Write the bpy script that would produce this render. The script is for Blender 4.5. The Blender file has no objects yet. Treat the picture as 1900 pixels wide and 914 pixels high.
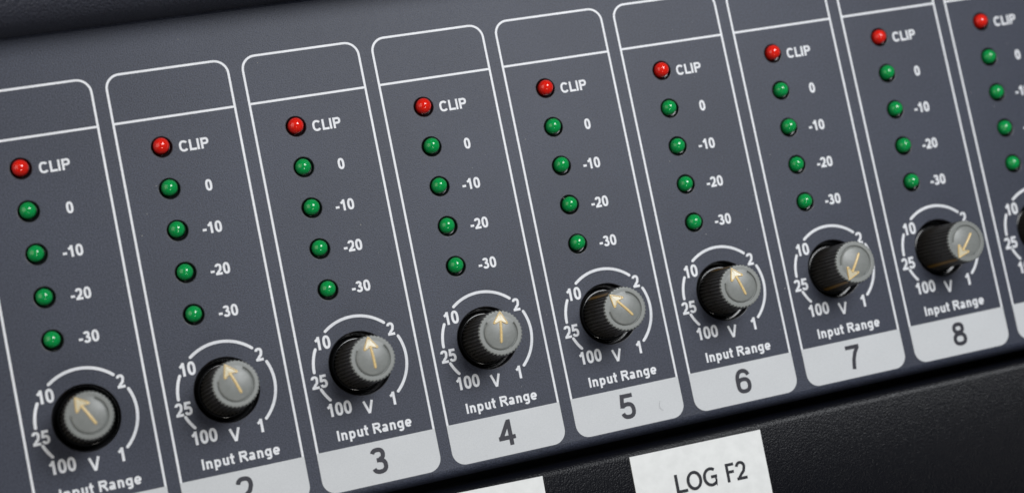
import bpy, bmesh, math, random
from mathutils import Vector, Matrix
random.seed(7)
C = bpy.context.scene.collection
S = 0.001                                     # all sizes below are millimetres
TILT = Matrix.Rotation(math.radians(90), 4, 'X')   # panel frame (x right, y up, z out) -> world (z up)
R = math.radians

# ------------------------------------------------------------------ camera
rx, ry, rz = -0.0728313023, 0.308691982, 0.180363188
def rotm(a, b, c):
    Rx = Matrix(((1,0,0),(0,math.cos(a),-math.sin(a)),(0,math.sin(a),math.cos(a))))
    Ry = Matrix(((math.cos(b),0,math.sin(b)),(0,1,0),(-math.sin(b),0,math.cos(b))))
    Rz = Matrix(((math.cos(c),-math.sin(c),0),(math.sin(c),math.cos(c),0),(0,0,1)))
    return Rz @ Ry @ Rx
cam_pos = Vector((-8.73782678, -41.2642466, 244.425354)) * S
cam = bpy.data.cameras.new('camera')
cam.sensor_width = 36; cam.lens = 3107.2665 / 1900 * 36
cam.clip_start = 0.01; cam.clip_end = 20
cam.dof.use_dof = True; cam.dof.focus_distance = 0.254; cam.dof.aperture_fstop = 14
cam_o = bpy.data.objects.new('camera', cam); C.objects.link(cam_o)
cam_o.matrix_world = TILT @ (Matrix.Translation(cam_pos) @ rotm(rx, ry, rz).transposed().to_4x4())
sc = bpy.context.scene
sc.camera = cam_o

# ------------------------------------------------------------------ world, lamps, exposure
w = bpy.data.worlds.new('World'); sc.world = w; w.use_nodes = True
w.node_tree.nodes['Background'].inputs[0].default_value = (0.75, 0.85, 1.0, 1)
w.node_tree.nodes['Background'].inputs[1].default_value = 0.06
def softbox(name, pos, target, size, power, col, shape='RECTANGLE', sy=None):
    l = bpy.data.lights.new(name, 'AREA'); l.shape = shape; l.size = size * S; l.size_y = (sy or size) * S
    l.energy = power; l.color = col
    o = bpy.data.objects.new(name, l); C.objects.link(o)
    p = Vector(pos) * S; d = (Vector(target) * S - p)
    o.matrix_world = TILT @ (Matrix.Translation(p) @ d.to_track_quat('-Z', 'Y').to_matrix().to_4x4())
    return o
softbox('key_softbox', (172, 108, 330), (75, -20, 0), 190, 1.18, (0.96, 0.98, 1.0), 'DISK')
softbox('low_fill_lamp', (55, -215, 270), (75, -20, 0), 45, 0.12, (1.0, 0.96, 0.9), 'DISK')
softbox('left_fill_panel', (-270, 70, 190), (50, -20, 0), 330, 0.46, (1.0, 0.94, 0.85))
sc.view_settings.view_transform = 'Standard'; sc.view_settings.look = 'None'
sc.view_settings.exposure = 0; sc.view_settings.gamma = 1
sc.cycles.use_denoising = True
sc.cycles.max_bounces = 8

# ------------------------------------------------------------------ materials
def mat(name, col, rough=0.5, metal=0.0, spec=0.5, coat=0.0, **kw):
    m = bpy.data.materials.new(name); m.use_nodes = True
    b = m.node_tree.nodes['Principled BSDF']
    b.inputs['Base Color'].default_value = (*col, 1); b.inputs['Roughness'].default_value = rough
    b.inputs['Metallic'].default_value = metal; b.inputs['Specular IOR Level'].default_value = spec
    b.inputs['Coat Weight'].default_value = coat
    for k, v in kw.items(): b.inputs[k.replace('_', ' ')].default_value = v
    return m
def grain(m, scale, amt, c1=None, c2=None, bump=0.0, dist=0.0, detail=3.0, lo=.35, hi=.65, rough=None, blotch=None):
    """noise in the colour and a fine relief; scale is in cycles per metre"""
    nt = m.node_tree; N = nt.nodes; L = nt.links; b = N['Principled BSDF']
    tc = N.new('ShaderNodeTexCoord')
    n = N.new('ShaderNodeTexNoise'); n.inputs['Scale'].default_value = scale; n.inputs['Detail'].default_value = detail
    n.inputs['Roughness'].default_value = 0.6
    L.new(tc.outputs['Object'], n.inputs['Vector'])
    if c1:
        r = N.new('ShaderNodeValToRGB'); r.color_ramp.elements[0].position = lo; r.color_ramp.elements[1].position = hi
        r.color_ramp.elements[0].color = (*c1, 1); r.color_ramp.elements[1].color = (*c2, 1)
        L.new(n.outputs['Fac'], r.inputs['Fac']); src = r.outputs['Color']
        if blotch:
            n2 = N.new('ShaderNodeTexNoise'); n2.inputs['Scale'].default_value = blotch[0]; n2.inputs['Detail'].default_value = 4
            L.new(tc.outputs['Object'], n2.inputs['Vector'])
            mr = N.new('ShaderNodeMapRange'); mr.inputs['To Min'].default_value = 1 - blotch[1]; mr.inputs['To Max'].default_value = 1 + blotch[1]
            mr.inputs['From Min'].default_value = .3; mr.inputs['From Max'].default_value = .7
            L.new(n2.outputs['Fac'], mr.inputs['Value'])
            mx = N.new('ShaderNodeVectorMath'); mx.operation = 'SCALE'
            L.new(src, mx.inputs[0]); L.new(mr.outputs['Result'], mx.inputs['Scale']); src = mx.outputs[0]
        L.new(src, b.inputs['Base Color'])
    if rough:
        mr = N.new('ShaderNodeMapRange'); mr.inputs['To Min'].default_value = rough[0]; mr.inputs['To Max'].default_value = rough[1]
        mr.inputs['From Min'].default_value = .3; mr.inputs['From Max'].default_value = .7
        L.new(n.outputs['Fac'], mr.inputs['Value']); L.new(mr.outputs['Result'], b.inputs['Roughness'])
    if bump:
        bp = N.new('ShaderNodeBump'); bp.inputs['Strength'].default_value = bump; bp.inputs['Distance'].default_value = dist * S
        L.new(n.outputs['Fac'], bp.inputs['Height']); L.new(bp.outputs['Normal'], b.inputs['Normal'])
    return m
M = {}
M['panel'] = grain(mat('slate_paint', (.06, .062, .075), .5, spec=.5), 5200, 1, (.011, .014, .026), (.057, .0655, .098), bump=.7, dist=.07, rough=(.43, .58), blotch=(45, .10))
M['print'] = grain(mat('white_print', (.72, .73, .74), .5, spec=.3), 5000, 1, (.74, .75, .78), (.84, .85, .88), bump=.1, dist=.02, blotch=(260, .06))
M['plate'] = grain(mat('pale_grey_print', (.6, .61, .61), .5, spec=.3), 6000, 1, (.58, .595, .61), (.635, .65, .665), bump=.15, dist=.03, blotch=(80, .03))
M['dark_print'] = grain(mat('dark_number', (.05, .05, .065), .5), 6000, 1, (.022, .022, .032), (.034, .034, .046), bump=.15, dist=.02)
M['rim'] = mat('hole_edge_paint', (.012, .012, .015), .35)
M['black'] = mat('black_plastic', (.006, .006, .007), .16)
M['skirt'] = grain(mat('black_knob_plastic', (.024, .022, .021), .3), 2500, 1, (.036, .034, .031), (.054, .050, .046), bump=.25, dist=.03, rough=(.24, .42))
M['cap'] = grain(mat('grey_cap_plastic', (.2, .215, .21), .3, spec=.5), 2500, 1, (.205, .215, .205), (.225, .235, .225), rough=(.34, .44), bump=.08, dist=.02)
M['yellow'] = grain(mat('yellow_pointer', (.75, .46, .13), .35), 3000, 1, (.66, .46, .19), (.78, .59, .28))
M['cream'] = mat('cream_inlay', (.62, .56, .40), .3)
M['line'] = mat('old_yellow_line', (.18, .10, .02), .4)
M['gloss'] = mat('glossy_black_ring', (.006, .006, .006), .12)
M['chassis'] = mat('chassis_steel', (.02, .02, .022), .5)
M['label'] = grain(mat('label_tape', (.74, .75, .73), .32, spec=.5), 500, 1, (.80, .81, .80), (.86, .87, .86), bump=.2, dist=.10, blotch=(60, .015))
M['ink'] = mat('black_ink', (.015, .016, .022), .45)
M['dust'] = mat('pale_dust', (.6, .58, .52), .8)
M['hair'] = mat('grey_hair', (.16, .16, .16), .6)
def textured_black(name, col, scale, bump, dist, rough, spec=.5):
    m = mat(name, col, rough, spec=spec)
    nt = m.node_tree; N = nt.nodes; L = nt.links; b = N['Principled BSDF']
    tc = N.new('ShaderNodeTexCoord')
    v = N.new('ShaderNodeTexVoronoi'); v.feature = 'SMOOTH_F1'; v.inputs['Scale'].default_value = scale; v.inputs['Randomness'].default_value = 1
    n = N.new('ShaderNodeTexNoise'); n.inputs['Scale'].default_value = scale * .8; n.inputs['Detail'].default_value = 5
    L.new(tc.outputs['Object'], v.inputs['Vector']); L.new(tc.outputs['Object'], n.inputs['Vector'])
    a = N.new('ShaderNodeMath'); a.operation = 'SUBTRACT'; L.new(n.outputs['Fac'], a.inputs[0]); L.new(v.outputs['Distance'], a.inputs[1])
    bp = N.new('ShaderNodeBump'); bp.inputs['Strength'].default_value = bump; bp.inputs['Distance'].default_value = dist * S
    L.new(a.outputs[0], bp.inputs['Height']); L.new(bp.outputs['Normal'], b.inputs['Normal'])
    return m
M['lower'] = textured_black('textured_black_coat', (.0022, .0026, .0050), 4600, .55, .09, .37, .26)
M['cover'] = textured_black('coarse_black_coat', (.04, .042, .056), 3000, .8, .26, .5)
M['green_resin'] = mat('green_resin', (.003, .33, .075), .12, spec=.5, coat=.35, Coat_Roughness=.08, Subsurface_Weight=.75, Subsurface_Radius=(.2, 1.0, .45), Subsurface_Scale=.0009)
M['red_resin'] = mat('red_resin', (.76, .016, .006), .12, spec=.5, coat=.35, Coat_Roughness=.08, Subsurface_Weight=.75, Subsurface_Radius=(1.0, .2, .1), Subsurface_Scale=.0009)

# ------------------------------------------------------------------ object helpers
def link(name, me, material=None, parent=None, loc=(0, 0, 0), rz=0.0, top=False):
    o = bpy.data.objects.new(name, me)
    if material is not None and me is not None and not me.materials: me.materials.append(M[material])
    C.objects.link(o)
    if parent: o.parent = parent
    Lm = Matrix.Translation(Vector(loc) * S) @ Matrix.Rotation(rz, 4, 'Z')
    if parent is None: o.matrix_world = TILT @ Lm
    else: o.matrix_basis = Lm
    return o
def empty(name, loc=(0, 0, 0), rz=0.0):
    o = bpy.data.objects.new(name, None); C.objects.link(o); o.empty_display_size = .01
    o.matrix_world = TILT @ (Matrix.Translation(Vector(loc) * S) @ Matrix.Rotation(rz, 4, 'Z')); return o
def tag(o, label=None, cat=None, group=None, kind=None):
    if label: o['label'] = label
    if cat: o['category'] = cat
    if group: o['group'] = group
    if kind: o['kind'] = kind
    return o
def mesh(name, verts, faces, smooth=False):
    me = bpy.data.meshes.new(name); me.from_pydata([(x * S, y * S, z * S) for x, y, z in verts], [], faces)
    if smooth: me.polygons.foreach_set('use_smooth', [True] * len(me.polygons))
    me.update(); return me
def lathe(prof, n=48, cx=0, cy=0, rmod=None):
    """prof: list of (r, z); returns verts, faces (closed round the axis)"""
    V = []; F = []
    for r, z in prof:
        for i in range(n):
            a = 2 * math.pi * i / n; rr = r if rmod is None else rmod(r, z, a)
            V.append((cx + rr * math.cos(a), cy + rr * math.sin(a), z))
    for k in range(len(prof) - 1):
        for i in range(n):
            j = (i + 1) % n
            F.append((k * n + i, k * n + j, (k + 1) * n + j, (k + 1) * n + i))
    return V, F
def merge(*parts):
    V = []; F = []
    for v, f in parts:
        o = len(V); V += v; F += [tuple(i + o for i in q) for q in f]
    return V, F
def flip(F): return [tuple(reversed(f)) for f in F]

# ------------------------------------------------------------------ lettering (stroke font of our own)
def arc(cx, cy, rx_, ry_, a0, a1, n=14):
    return [(cx + rx_ * math.cos(R(a0 + (a1 - a0) * i / n)), cy + ry_ * math.sin(R(a0 + (a1 - a0) * i / n))) for i in range(n + 1)]
SQUARE = [2.4]
def glyph(ch, w):
    """strokes (points, closed) of a sign with cap height 1 and stroke width w, and its advance"""
    t = w / 2; b = 1 - t; xh = .725
    def arc(cx, cy, rx_, ry_, a0, a1, n=14):        # a little squarer than an ellipse on the panel print
        P = []; e = 2 / SQUARE[0]
        for i in range(n + 1):
            c_, s_ = math.cos(R(a0 + (a1 - a0) * i / n)), math.sin(R(a0 + (a1 - a0) * i / n))
            P.append((cx + rx_ * math.copysign(abs(c_) ** e, c_), cy + ry_ * math.copysign(abs(s_) ** e, s_)))
        return P
    if ch == '0': return [(arc(.345, .5, .33 - t, .5 - t + .01, 0, 360, 28)[:-1], True)], .77
    if ch == '1': return [([(.44, 0), (.44, 1)], False), ([(.13, .68), (.27, .75), (.38, .85), (.44, .97)], False)], .77
    if ch == '2': return [(arc(.345, .695, .315 - t, .305 - t, 172, -25, 14) + [(.50, .44), (.33, .30), (t + .06, t)], False), ([(.03, t), (.68, t)], False)], .77
    if ch == '3': return [(arc(.33, .735, .29 - t, .265 - t, 165, -80, 12), False), (arc(.34, .30, .32 - t, .30 - t, 85, -165, 14), False), ([(.26, .525), (.42, .525)], False)], .77
    if ch == '4': return [([(.50, 0), (.50, 1)], False), ([(.47, b), (t + .02, .30)], False), ([(.01, .225 + t), (.70, .225 + t)], False)], .77
    if ch == '5': return [([(.62, b), (.17, b)], False), ([(.19, 1), (.115, .46)], False), (arc(.34, .335, .325 - t, .335 - t, 140, -165, 16), False)], .77
    if ch == '6': return [(arc(.35, .33, .33 - t, .33 - t, 0, 360, 22)[:-1], True), ([(.35 - .33 + t, .33)] + arc(.37, .50, .35 - t, .50 - t, 180, 28, 14), False)], .77
    if ch == '7': return [([(.03, b), (.67, b)], False), ([(.62, b), (.45, .68), (.33, .38), (.27, 0)], False)], .77
    if ch == '8': return [(arc(.345, .745, .285 - t, .255 - t, 0, 360, 20)[:-1], True), (arc(.345, .29, .33 - t, .29 - t, 0, 360, 22)[:-1], True)], .77
    if ch == '9': return [(arc(.33, .67, .33 - t, .33 - t, 0, 360, 22)[:-1], True), ([(.66 - t, .67)] + arc(.31, .50, .35 - t, .50 - t, 0, -152, 14), False)], .77
    if ch == '-': return [([(.04, .36), (.42, .36)], False)], .47
    if ch == 'C': return [(arc(.48, .5, .44 - t, .51 - t, 38, 322, 24), False)], .93
    if ch == 'L': return [([(.12 + t, 1), (.12 + t, 0)], False), ([(.12 + t, t), (.80, t)], False)], .80
    if ch == 'I': return [([(.10 + t, 1), (.10 + t, 0)], False)], .40
    if ch == 'P': return [([(.10 + t, 1), (.10 + t, 0)], False), ([(.10 + t, b), (.52, b)] + arc(.54, .69, .31 - t, .31 - t, 90, -90, 12) + [(.52, .38 + t), (.10 + t, .38 + t)], False)], .90
    if ch == 'R': return [([(.10 + t, 1), (.10 + t, 0)], False), ([(.10 + t, b), (.58, b)] + arc(.60, .715, .29 - t, .285 - t, 90, -90, 12) + [(.58, .43 + t), (.10 + t, .43 + t)], False), ([(.48, .46), (.66, .32), (.87, 0)], False)], .97
    if ch == 'V': return [([(.10, 1.0), (.455, .04)], False), ([(.81, 1.0), (.455, .04)], False)], .90
    if ch == 'n': return [([(.09 + t, xh), (.09 + t, 0)], False), ([(.09 + t, .42)] + arc(.385, .45, .295 - t, .285 - t, 165, 0, 12) + [(.68 - t, 0)], False)], .80
    if ch == 'u': return [([(.68 - t, xh), (.68 - t, 0)], False), ([(.09 + t, xh)] + arc(.385, .275, .295 - t, .285 - t, 180, 345, 12) + [(.68 - t, .33)], False)], .80
    if ch == 'p': return [([(.09 + t, xh), (.09 + t, -.27)], False), (arc(.405, .36, .315 - t, .375 - t, 0, 360, 22)[:-1], True)], .82
    if ch == 'g': return [([(.70 - t, xh), (.70 - t, .02)] + arc(.40, -.0, .30 - t, .285 - t, 0, -150, 12), False), (arc(.375, .38, .325 - t, .355 - t, 0, 360, 22)[:-1], True)], .82
    if ch == 't': return [([(.10 + t, .97), (.10 + t, .22)] + arc(.32, .20, .22 - t + .02, .21 - t, 185, 290, 8), False), ([(.0, xh - t * .8), (.44, xh - t * .8)], False)], .46
    if ch == 'a': return [([(.64 - t, .0), (.64 - t, .45)] + arc(.36, .47, .28 - t, .265 - t, 0, 155, 12), False), (arc(.31, .20, .27 - t, .215 - t, 0, 360, 18)[:-1], True)], .78
    if ch == 'e': return [([(.06, .345), (.66, .345)], False), (arc(.375, .36, .335 - t, .375 - t, -5, 318, 24), False)], .78
    if ch == 'O': return [(arc(.48, .5, .47 - t, .51 - t, 0, 360, 30)[:-1], True)], 1.0
    if ch == 'G': return [(arc(.52, .5, .49 - t, .51 - t, 52, 318, 22) + [(.90 - t, .10), (.90 - t, .50)], False), ([(.52, .49), (.90, .49)], False)], 1.0
    if ch == 'F': return [([(.12 + t, 1), (.12 + t, 0)], False), ([(.12 + t, b), (.64, b)], False), ([(.12 + t, .53), (.60, .53)], False)], .68
    if ch == ' ': return [], .36
    raise KeyError(ch)
def ribbon(pts, w, closed, z):
    n = len(pts); V = []
    for i, p in enumerate(pts):
        if closed: a, b = pts[i - 1], pts[(i + 1) % n]
        else: a, b = pts[max(i - 1, 0)], pts[min(i + 1, n - 1)]
        d1 = (p[0] - a[0], p[1] - a[1]); d2 = (b[0] - p[0], b[1] - p[1])
        if not closed and i == 0: d1 = d2
        if not closed and i == n - 1: d2 = d1
        l1 = math.hypot(*d1) or 1; l2 = math.hypot(*d2) or 1
        n1 = (-d1[1] / l1, d1[0] / l1); n2 = (-d2[1] / l2, d2[0] / l2)
        m = (n1[0] + n2[0], n1[1] + n2[1]); lm = math.hypot(*m) or 1; m = (m[0] / lm, m[1] / lm)
        c = max(.55, m[0] * n1[0] + m[1] * n1[1]); k = w / 2 / c
        V += [(p[0] + m[0] * k, p[1] + m[1] * k, z), (p[0] - m[0] * k, p[1] - m[1] * k, z)]
    F = []
    for i in range(n if closed else n - 1):
        j = (i + 1) % n
        F.append((2 * i, 2 * i + 1, 2 * j + 1, 2 * j))
    return V, F
def text_width(s, w, track): return sum(glyph(c, w)[1] + track for c in s) - track
def text_mesh(s, h, w, sx=1.0, track=0.0, z=0.03, italic=0.0):
    """lettering centred on its bounding box; h cap height in mm, w stroke in units of h"""
    parts = []; x = 0; k = 0
    tw = text_width(s, w, track)
    for c in s:
        st, adv = glyph(c, w)
        for pts, closed in st:
            q = [((px + x - tw / 2) * sx * h, (py - .5) * h) for px, py in pts]
            parts.append(ribbon(q, w * h, closed, z + .004 * (k % 4))); k += 1
        x += adv + track
    return mesh('lettering', *merge(*parts))
_tc = {}
def text(s, x, y, h, w, sx, parent, name='printed_word', material='print', track=0.0, z=.03, rz=0.0):
    key = (s, h, w, sx, material, track, z)
    if key not in _tc: _tc[key] = text_mesh(s, h, w, sx, track, z)
    return link(name, _tc[key], material, parent, (x, y, 0), rz)

# ------------------------------------------------------------------ layout of the channel strip (mm)
PITCH = 20.0; NCH = 9
LED_Y = [0, -6.2136, -12.4272, -18.6407, -24.8543]
KX, KY = 2.66, -36.42
HOLE_R = 4.66; LED_R = 1.46

# ------------------------------------------------------------------ the units
X0, X1 = -70.0, 262.0
def filled_sheet(outer, holes, z=0.0):
    cu = bpy.data.curves.new('tmp', 'CURVE'); cu.dimensions = '2D'; cu.fill_mode = 'BOTH'
    def sp(pts):
        s_ = cu.splines.new('POLY'); s_.points.add(len(pts) - 1); s_.use_cyclic_u = True
        for i, (x, y) in enumerate(pts): s_.points[i].co = (x * .01, y * .01, 0, 1)
    sp(outer)
    for h in holes: sp(h)
    o = bpy.data.objects.new('tmp', cu); C.objects.link(o)
    dg = bpy.context.evaluated_depsgraph_get(); me = o.evaluated_get(dg).to_mesh()
    V = [(v.co.x * 100, v.co.y * 100, z) for v in me.vertices]; F = []
    for p in me.polygons:
        q = tuple(p.vertices)
        if p.normal.z < 0: q = tuple(reversed(q))
        F.append(q)
    o.evaluated_get(dg).to_mesh_clear(); bpy.data.objects.remove(o); bpy.data.curves.remove(cu)
    return V, F
def circle(cx, cy, r, n=48): return [(cx + r * math.cos(2 * math.pi * i / n), cy + r * math.sin(2 * math.pi * i / n)) for i in range(n)]
def strip(profile, x0, x1, nx=1):
    """profile: (y, z) points swept along x"""
    V = []; F = []; m = len(profile)
    for k in range(nx + 1):
        x = x0 + (x1 - x0) * k / nx
        V += [(x, y, z) for y, z in profile]
    for k in range(nx):
        for i in range(m - 1):
            a = k * m + i; F.append((a, a + m, a + m + 1, a + 1))
    return V, F

unit = empty('level_meter_unit')
tag(unit, 'slate grey rack unit with columns of red and green lights above grey capped knobs', 'rack unit')
PT, PB = 18.6, -54.5; F_ = .16
holes = []; lips = []
for i in range(NCH):
    x = i * PITCH
    for y in LED_Y: holes.append((x, y, LED_R))
    holes.append((x + KX, KY, HOLE_R))
V1, F1 = filled_sheet([(X0, PB), (X1, PB), (X1, PT), (X0, PT)], [circle(x, y, r + F_) for x, y, r in holes])
rims = []
for x, y, r in holes:
    v, f = lathe([(r + F_ * (1 - math.sin(R(a))), -F_ * (1 - math.cos(R(a)))) for a in (0, 22, 45, 67, 90)], 48, x, y)
    rims.append((v, f))
rb = 1.5
low = strip([(PB - rb * math.sin(R(a)), -2.6 * (1 - math.cos(R(a)))) for a in range(0, 91, 10)] + [(PB - rb, -3.2)], X0, X1)
up = strip([(PT + 3, -3.0), (PT + 3, -1), (PT, 0)], X0, X1)
fm = mesh('front_panel', *merge((V1, F1)))
fp = link('front_panel', fm, 'panel', unit)
em = mesh('panel_edge', *merge(low), smooth=True)
link('panel_edge', em, 'panel', unit)
link('panel_edge', mesh('panel_edge', *up), 'panel', unit)
# hole lips share the panel paint; one small ring each, walls below
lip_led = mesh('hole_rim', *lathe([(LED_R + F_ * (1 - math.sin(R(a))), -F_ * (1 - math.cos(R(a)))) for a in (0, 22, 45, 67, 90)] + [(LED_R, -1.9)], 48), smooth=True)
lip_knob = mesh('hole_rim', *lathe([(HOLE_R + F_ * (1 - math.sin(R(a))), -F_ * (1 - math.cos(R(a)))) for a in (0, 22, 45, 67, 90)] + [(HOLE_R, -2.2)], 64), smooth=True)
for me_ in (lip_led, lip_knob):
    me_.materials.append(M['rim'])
def box(x0, x1, y0, y1, z0, z1):
    V = [(x, y, z) for x in (x0, x1) for y in (y0, y1) for z in (z0, z1)]
    return V, [(0, 1, 3, 2), (4, 6, 7, 5), (0, 4, 5, 1), (2, 3, 7, 6), (0, 2, 6, 4), (1, 5, 7, 3)]
link('chassis', mesh('chassis', *box(X0 + 4, X1 - 4, PB - .8, PT + 2, -90, -3.2)), 'chassis', unit)

# ---- indicator lights
def dome(r, zc, z0, n=32, m=10):
    prof = [(r, z0), (r, zc)] + [(r * math.cos(R(90 * k / m)), zc + r * math.sin(R(90 * k / m))) for k in range(1, m)] + [(.001, zc + r)]
    V, F = lathe(prof, n)
    V.append((0, 0, z0)); c = len(V) - 1
    F += [(c, (i + 1) % n, i) for i in range(n)]
    return V, F
DR = 1.17
lens_me = {}
for c in ('green', 'red'):
    lens_me[c] = mesh('lens', *dome(DR, .30, -1.80), smooth=True); lens_me[c].materials.append(M[c + '_resin'])
sock = mesh('socket', *lathe([(1.458, -.10), (1.43, -.27), (1.38, -.38), (1.30, -.45), (1.20, -.48), (1.12, -.49)], 48), smooth=True); sock.materials.append(M['black'])

# ---- knobs
NT = 38; KR = 3.36; TOP = 8.0
def flute(depth):
    def f(r, z, a):
        s_ = .5 + .5 * math.cos(a * NT)
        return r - depth(z) * (1 - s_ ** .8)
    return f
nn = NT * 8
sk_prof = [(3.98, -2.6), (3.98, -1.9), (3.86, -1.65), (3.66, -1.5), (3.62, -1.2), (3.58, 1), (3.52, 3), (3.46, 5), (3.42, 7.2), (3.38, 7.62)]
skirt_me = mesh('knob', *lathe(sk_prof, nn, rmod=flute(lambda z: 0.0 if z < -1.3 else .36)), smooth=True); skirt_me.materials.append(M['skirt'])
def dome_z(r):                      # face of the cap
    if r > 2.5: return TOP + .02
    return TOP + .02 + (2.5 ** 2 - r * r) / 17.5
def cap_mesh():
    V = []; F = []; n = nn
    rs = [(3.38, 7.50), (3.38, 7.86), (3.36, 7.93), (3.31, 7.98), (3.26, 8.005), (3.20, 8.015), (3.10, TOP + .02), (2.9, TOP + .02), (2.70, TOP + .02), (2.66, TOP + .02),
          (2.62, 'g1'), (2.56, 'g2'), (2.46, 'g2'), (2.40, 'g1'), (2.34, None), (2.1, None), (1.7, None), (1.3, None), (.9, None), (.5, None), (.2, None)]
    for r, z in rs:
        for i in range(n):
            a = 2 * math.pi * i / n; s_ = .5 + .5 * math.cos(a * NT)
            rr = r - (.20 * (1 - s_ ** .6) if r > 3.3 else .11 * (1 - s_ ** .6) if r > 3.2 else 0)
            if z in ('g1', 'g2'):
                da = abs((math.degrees(a) + 180) % 360 - 180)
                g = min(1, max(0, (da - 52) / 5)); zz = dome_z(r) - g * (.05 if z == 'g1' else .30)
            elif z is None: zz = dome_z(r)
            else: zz = z
            V.append((rr * math.cos(a), rr * math.sin(a), zz))
    for k in range(len(rs) - 1):
        for i in range(n):
            j = (i + 1) % n; F.append((k * n + i, k * n + j, (k + 1) * n + j, (k + 1) * n + i))
    V.append((0, 0, dome_z(0))); c = len(V) - 1; k = len(rs) - 1
    F += [(k * n + i, k * n + (i + 1) % n, c) for i in range(n)]
    return mesh('cap', V, F, smooth=True)
cap_me = cap_mesh(); cap_me.materials.append(M['cap'])
def raised(outline_fn, nl, zoff, inset):
    """a raised bar: outline_fn(s) -> (x, halfwidth) for s in 0..1, following the face of the cap"""
    V = []; F = []
    for i in range(nl + 1):
        x, hw = outline_fn(i / nl)
        for k, (yy, up_) in enumerate(((-hw, -.03), (-hw + min(inset, hw * .8), zoff), (0, zoff + .03), (hw - min(inset, hw * .8), zoff), (hw, -.03))):
            V.append((x, yy, dome_z(math.hypot(x, yy)) + up_))
    for i in range(nl):
        for k in range(4):
            a = i * 5 + k; F.append((a, a + 5, a + 6, a + 1))
    n0 = nl * 5
    F += [(0, 1, 2, 3, 4), (n0 + 4, n0 + 3, n0 + 2, n0 + 1, n0)]
    return V, F
def shaft(s_):
    x = -1.55 + 3.35 * s_; hw = .225
    if s_ < .08: hw = .225 * math.sqrt(max(.05, 1 - ((.08 - s_) / .08) ** 2))
    return x, hw
def head_polys():
    # outline of the barbed head, tip towards +x
    out = [(3.27, 0), (3.02, .20), (1.55, 1.13), (1.30, 1.16), (1.22, .95), (1.55, .27), (1.55, -.27), (1.22, -.95), (1.30, -1.16), (1.55, -1.13), (3.02, -.20)]
    cx, cy = 2.1, 0
    V = []; F = []; n = len(out)
    rings = [(1.0, -.04), (.93, .13), (.80, .15), (.70, .07)]
    for f, u in rings:
        for x, y in out:
            px, py = cx + (x - cx) * f, cy + (y - cy) * f
            V.append((px, py, dome_z(min(math.hypot(px, py), 3.0)) + u))
    for k in range(len(rings) - 1):
        for i in range(n):
            j = (i + 1) % n; F.append((k * n + i, k * n + j, (k + 1) * n + j, (k + 1) * n + i))
    inlay_v = [(x, y, z + .01) for x, y, z in V[-n:]] + [(cx, 0, dome_z(cx) + .085)]
    inlay_f = [(i, (i + 1) % n, n) for i in range(n)]
    # ring face under the inlay
    V.append((cx, 0, dome_z(cx) + .06)); F += [((len(rings) - 1) * n + i, (len(rings) - 1) * n + (i + 1) % n, len(V) - 1) for i in range(n)]
    return (V, F), (inlay_v, inlay_f)
hd, inl = head_polys()
pointer_me = mesh('pointer', *merge(raised(shaft, 24, .13, .09), hd)); pointer_me.materials.append(M['yellow'])
inlay_me = mesh('pointer_inlay', *inl); inlay_me.materials.append(M['cream'])
def sideline():
    V = []; F = []
    zs = [-1.2, 1, 3, 5, 7.2, 7.6]; rr = [3.645, 3.605, 3.545, 3.485, 3.445, 3.405]
    for z, r in zip(zs, rr):
        for k in range(-3, 4):
            a = k * .030; V.append(((r) * math.cos(a), (r) * math.sin(a), z))
    for i in range(len(zs) - 1):
        for k in range(6):
            q = i * 7 + k; F.append((q, q + 1, q + 8, q + 7))
    return V, F
line_me = mesh('pointer_line', *sideline(), smooth=True); line_me.materials.append(M['line'])
ring_me = mesh('collar', *lathe([(3.75 + .42 * math.cos(R(a)), -1.75 + .42 * math.sin(R(a))) for a in range(-60, 181, 20)], 64), smooth=True); ring_me.materials.append(M['gloss'])
floor_me = mesh('well', *lathe([(HOLE_R + .02, -2.15), (3.0, -2.6), (.0, -2.6)], 48)); floor_me.materials.append(M['black'])

# ---- printed frame and scale, one of each shared by the channels
def rounded(x0, x1, y0, y1, r, which):
    """corner order: top-left, top-right, bottom-right, bottom-left; which = radii on/off"""
    P = []
    for (cx, cy, a0, on) in ((x0 + r, y1 - r, 180, which[0]), (x1 - r, y1 - r, 90, which[1]), (x1 - r, y0 + r, 0, which[2]), (x0 + r, y0 + r, -90, which[3])):
        if on: P += arc(cx, cy, r, r, a0, a0 - 90, 10)
        else: P += [((x0 if a0 in (180, -90) else x1), (y1 if a0 in (180, 90) else y0))]
    return P
FX0, FX1, FT, FD, FPT, FPB, FR = -6.18, 11.62, 11.47, 4.32, -48.15, -54.35, 2.05
LW = .34
frame_me = mesh('channel_outline', *ribbon([(FX0, FPT - .3)] + rounded(FX0, FX1, -90, FT, FR, (1, 1, 0, 0))[0:22] + [(FX1, FPT - .3)], LW, False, .03)); frame_me.materials.append(M['print'])
div_me = mesh('divider_line', *ribbon([(FX0 + .1, FD), (FX1 - .1, FD)], LW, False, .036)); div_me.materials.append(M['print'])
pl = rounded(FX0 - LW / 2, FX1 + LW / 2, FPB, FPT, FR, (0, 0, 1, 1))
plate_me = mesh('number_plate', [(x, y, .04) for x, y in pl], [tuple(reversed(range(len(pl))))]); plate_me.materials.append(M['plate'])
AR = 7.04
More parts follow.
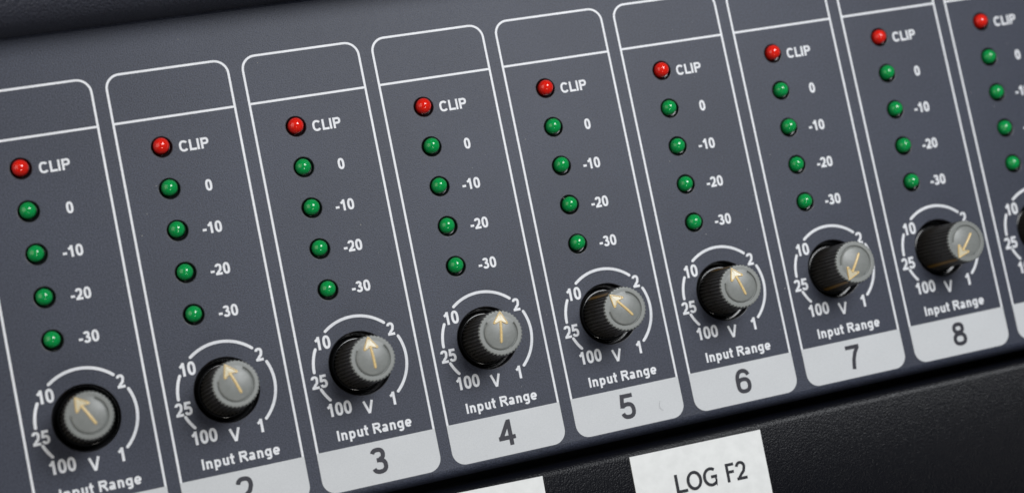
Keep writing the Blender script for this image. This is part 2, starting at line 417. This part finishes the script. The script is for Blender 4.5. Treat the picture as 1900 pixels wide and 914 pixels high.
def scale_arc(a0, a1, w=.44):
    n = 20; pts = [(AR * math.cos(R(a0 + (a1 - a0) * i / n)), AR * math.sin(R(a0 + (a1 - a0) * i / n))) for i in range(n + 1)]
    v, f = ribbon(pts, w, False, .03)
    for (px, py), z in ((pts[0], .034), (pts[-1], .034)):   # rounded ends
        o = len(v); v += [(px + w / 2 * math.cos(2 * math.pi * k / 12), py + w / 2 * math.sin(2 * math.pi * k / 12), z) for k in range(12)]
        f.append(tuple(range(o, o + 12)))
    return v, f
scale_me = mesh('dial_scale', *merge(scale_arc(127.5, 48.5), scale_arc(24.5, -47), scale_arc(180.5, 152.5), scale_arc(202.5, 219))); scale_me.materials.append(M['print'])

ARROW = [118.5, 109.5, 92.1, 80.3, 128.4, 107.1, -123.5, -130.1, 100]
OFFX = [.04, .36, .25, -.21, -.23, -.75, -.5, -.02, 0]
OFFY = [.11, .45, .22, .22, .15, .06, .29, .08, .1]
WORDS = ['upper left', 'upper left', 'straight up', 'slightly right of up', 'far upper left', 'upper left', 'lower left', 'lower left', 'up']
for i in range(NCH):
    x = i * PITCH
    fr = link('channel_outline', frame_me, None, unit, (x, 0, 0))
    link('divider_line', div_me, None, fr)
    text('CLIP', 4.66, -.34, 1.64, .20, .925, fr, track=-.03)
    for y, s_, cx in zip(LED_Y[1:], ('0', '-10', '-20', '-30'), (5.72, 5.02, 5.02, 5.02)):
        text(s_, cx, y - .36, 1.68, .205, .86 if s_ == '0' else .90, fr, 'printed_number')
    text('Input Range', 2.82, -46.25, 1.54, .205, .965, fr)
    text('V', 2.60, -43.0, 1.95, .19, .93, fr)
    sc_ = link('dial_scale', scale_me, None, unit, (x + KX, KY, 0))
    def num(s_, nx, ny, h=1.96, sx=.86): text(s_, nx - KX, ny - KY, h, .20, sx, sc_, 'printed_number')
    num('10', -2.32, -32.38); num('25', -3.85, -37.95); num('2', 8.22, -32.27); num('1', 6.52, -42.45); num('100', -1.72, -42.36, 1.96, .86)
    npl = link('number_plate', plate_me, None, unit, (x, 0, 0))
    text(str(i + 1), 2.72, -51.02, 3.88, .165, 1.0, npl, 'channel_number', 'dark_print', z=.075)
    for k, y in enumerate(LED_Y):
        c = 'red' if k == 0 else 'green'
        ld = link('clip_light' if k == 0 else 'level_light', lens_me[c], None, unit, (x - .02 + random.uniform(-.07, .07), y + .15 + random.uniform(-.06, .06), random.uniform(-.36, -.08)))
        ld['label'] = 'red clip light' if k == 0 else 'green level light'
        hr = link('hole_rim', lip_led, None, unit, (x, y, 0)); link('light_socket', sock, None, hr)
    link('hole_rim', lip_knob, None, unit, (x + KX, KY, 0))
    link('knob_well', floor_me, None, unit, (x + KX, KY, 0))
    kb = link('knob', skirt_me, None, unit)
    ax = Vector((OFFX[i], OFFY[i] - .04, TOP)).normalized()
    tilt = Vector((0, 0, 1)).rotation_difference(ax).to_matrix().to_4x4()
    kb.matrix_basis = Matrix.Translation(Vector((x + KX, KY, 0)) * S) @ tilt @ Matrix.Rotation(R(ARROW[i]), 4, 'Z')
    kb['label'] = 'knob with its arrow turned ' + WORDS[i]
    link('knob_cap', cap_me, None, kb); link('pointer_arrow', pointer_me, None, kb); link('pointer_inlay', inlay_me, None, kb)
    link('pointer_line', line_me, None, kb); link('knob_collar', ring_me, None, kb)

# ------------------------------------------------------------------ black unit above
CY = 19.0; CZ = 11.0; cr_ = 6.0
prof = [(CY, -90), (CY, CZ - cr_)] + [(CY + cr_ - cr_ * math.cos(R(a)), CZ - cr_ + cr_ * math.sin(R(a))) for a in range(10, 91, 10)] + [(CY + 70, CZ), (CY + 70, -90), (CY, -90)]
v, f = strip(prof, X0, X1); n = len(prof)
f = flip(f); f += [tuple(range(n - 1)), tuple(reversed(range(n, 2 * n - 1)))]
cov = link('upper_rack_unit', mesh('upper_rack_unit', v, f, smooth=True), 'cover')
cov.data.polygons[-1].use_smooth = False; cov.data.polygons[-2].use_smooth = False
tag(cov, 'coarse grained black rack casing with a thick rounded lower edge above the meter panel', 'rack casing')

# ------------------------------------------------------------------ black unit below, with its labels
LY = -57.3; lr = 1.6
prof = [(LY - 60, -90), (LY - 60, 0.6)] + [(LY - lr + lr * math.sin(R(a)), .6 - lr + lr * math.cos(R(a))) for a in range(0, 91, 10)] + [(LY, -90), (LY - 60, -90)]
v, f = strip(prof, X0, X1); n = len(prof)
f = flip(f); f += [tuple(range(n - 1)), tuple(reversed(range(n, 2 * n - 1)))]
lowu = link('lower_rack_unit', mesh('lower_rack_unit', v, f, smooth=True), 'lower')
for q in (-1, -2): lowu.data.polygons[q].use_smooth = False
tag(lowu, 'fine grained black rack casing below the meter panel carrying white labels', 'rack casing')
def label_mesh(w_, h_):
    nx, ny = 16, 12; V = []; F = []
    for j in range(ny + 1):
        for i in range(nx + 1):
            u, v_ = i / nx, j / ny
            bul = .05 * math.sin(u * 9 + v_ * 3) + .05 * math.cos(v_ * 7 - u * 4)
            V.append((u * w_, -v_ * h_, .16 + bul * .6))
    for j in range(ny):
        for i in range(nx):
            a = j * (nx + 1) + i; F.append((a, a + nx + 1, a + nx + 2, a + 1))
    # skirt so the tape has an edge
    edge = [i for i in range(nx + 1)] + [j * (nx + 1) + nx for j in range(1, ny + 1)] + [ny * (nx + 1) + i for i in range(nx - 1, -1, -1)] + [j * (nx + 1) for j in range(ny - 1, 0, -1)]
    o = len(V); V += [(V[e][0], V[e][1], .0) for e in edge]; m = len(edge)
    for k in range(m): F.append((edge[k], edge[(k + 1) % m], o + (k + 1) % m, o + k))
    return V, F
SQUARE[0] = 2.0
lab = empty('paper_label', (80.88, -58.66, .6), R(-.8))
tag(lab, 'white paper label reading LOG F2 on the lower black casing', 'label')
link('label_tape', mesh('label_tape', *label_mesh(22.45, 14)), 'label', lab, (0, 0, 0))
for part, px in (('LOG', 10.15), ('F2', 17.0)):
    text(part, px, -5.55, 2.92, .155, .92 if part == 'LOG' else .93, lab, 'printed_word', 'ink', z=.26, track=.02)
lab2 = empty('paper_label', (42.8, -57.9, .6), R(-1.4))
tag(lab2, 'blank white paper label cut by the bottom edge, left of the one with lettering', 'label')
link('label_tape', mesh('label_tape', *label_mesh(23.8, 14)), 'label', lab2, (0, 0, 0))

# ------------------------------------------------------------------ specks of dust and one hair
V = []; F = []
for k in range(150):
    px, py = random.uniform(-12, 175), random.uniform(-54, 17); q = random.choice((.03, .04, .05, .07)); m = 6; o = len(V)
    for j in range(m):
        a = 2 * math.pi * j / m + random.uniform(-.3, .3); V.append((px + q * random.uniform(.5, 1.2) * math.cos(a), py + q * random.uniform(.5, 1.2) * math.sin(a), .085))
    V.append((px, py, .085 + q * .6)); F += [(o + j, o + (j + 1) % m, o + m) for j in range(m)]
d = link('dust_speck', mesh('dust_speck', V, F), 'dust', unit); d['kind'] = 'stuff'
hp = [(80 + 8.05, -51.3), (80 + 7.8, -51.7), (80 + 7.75, -52.2), (80 + 7.95, -52.6), (80 + 8.3, -52.8)]
h = link('hair', mesh('hair', *ribbon(hp, .028, False, .09)), 'hair', unit)
hp = [(79.1, -17.4), (79.5, -17.6), (79.8, -18.0)]
link('hair', mesh('hair', *ribbon(hp, .06, False, .05)), 'hair', unit)
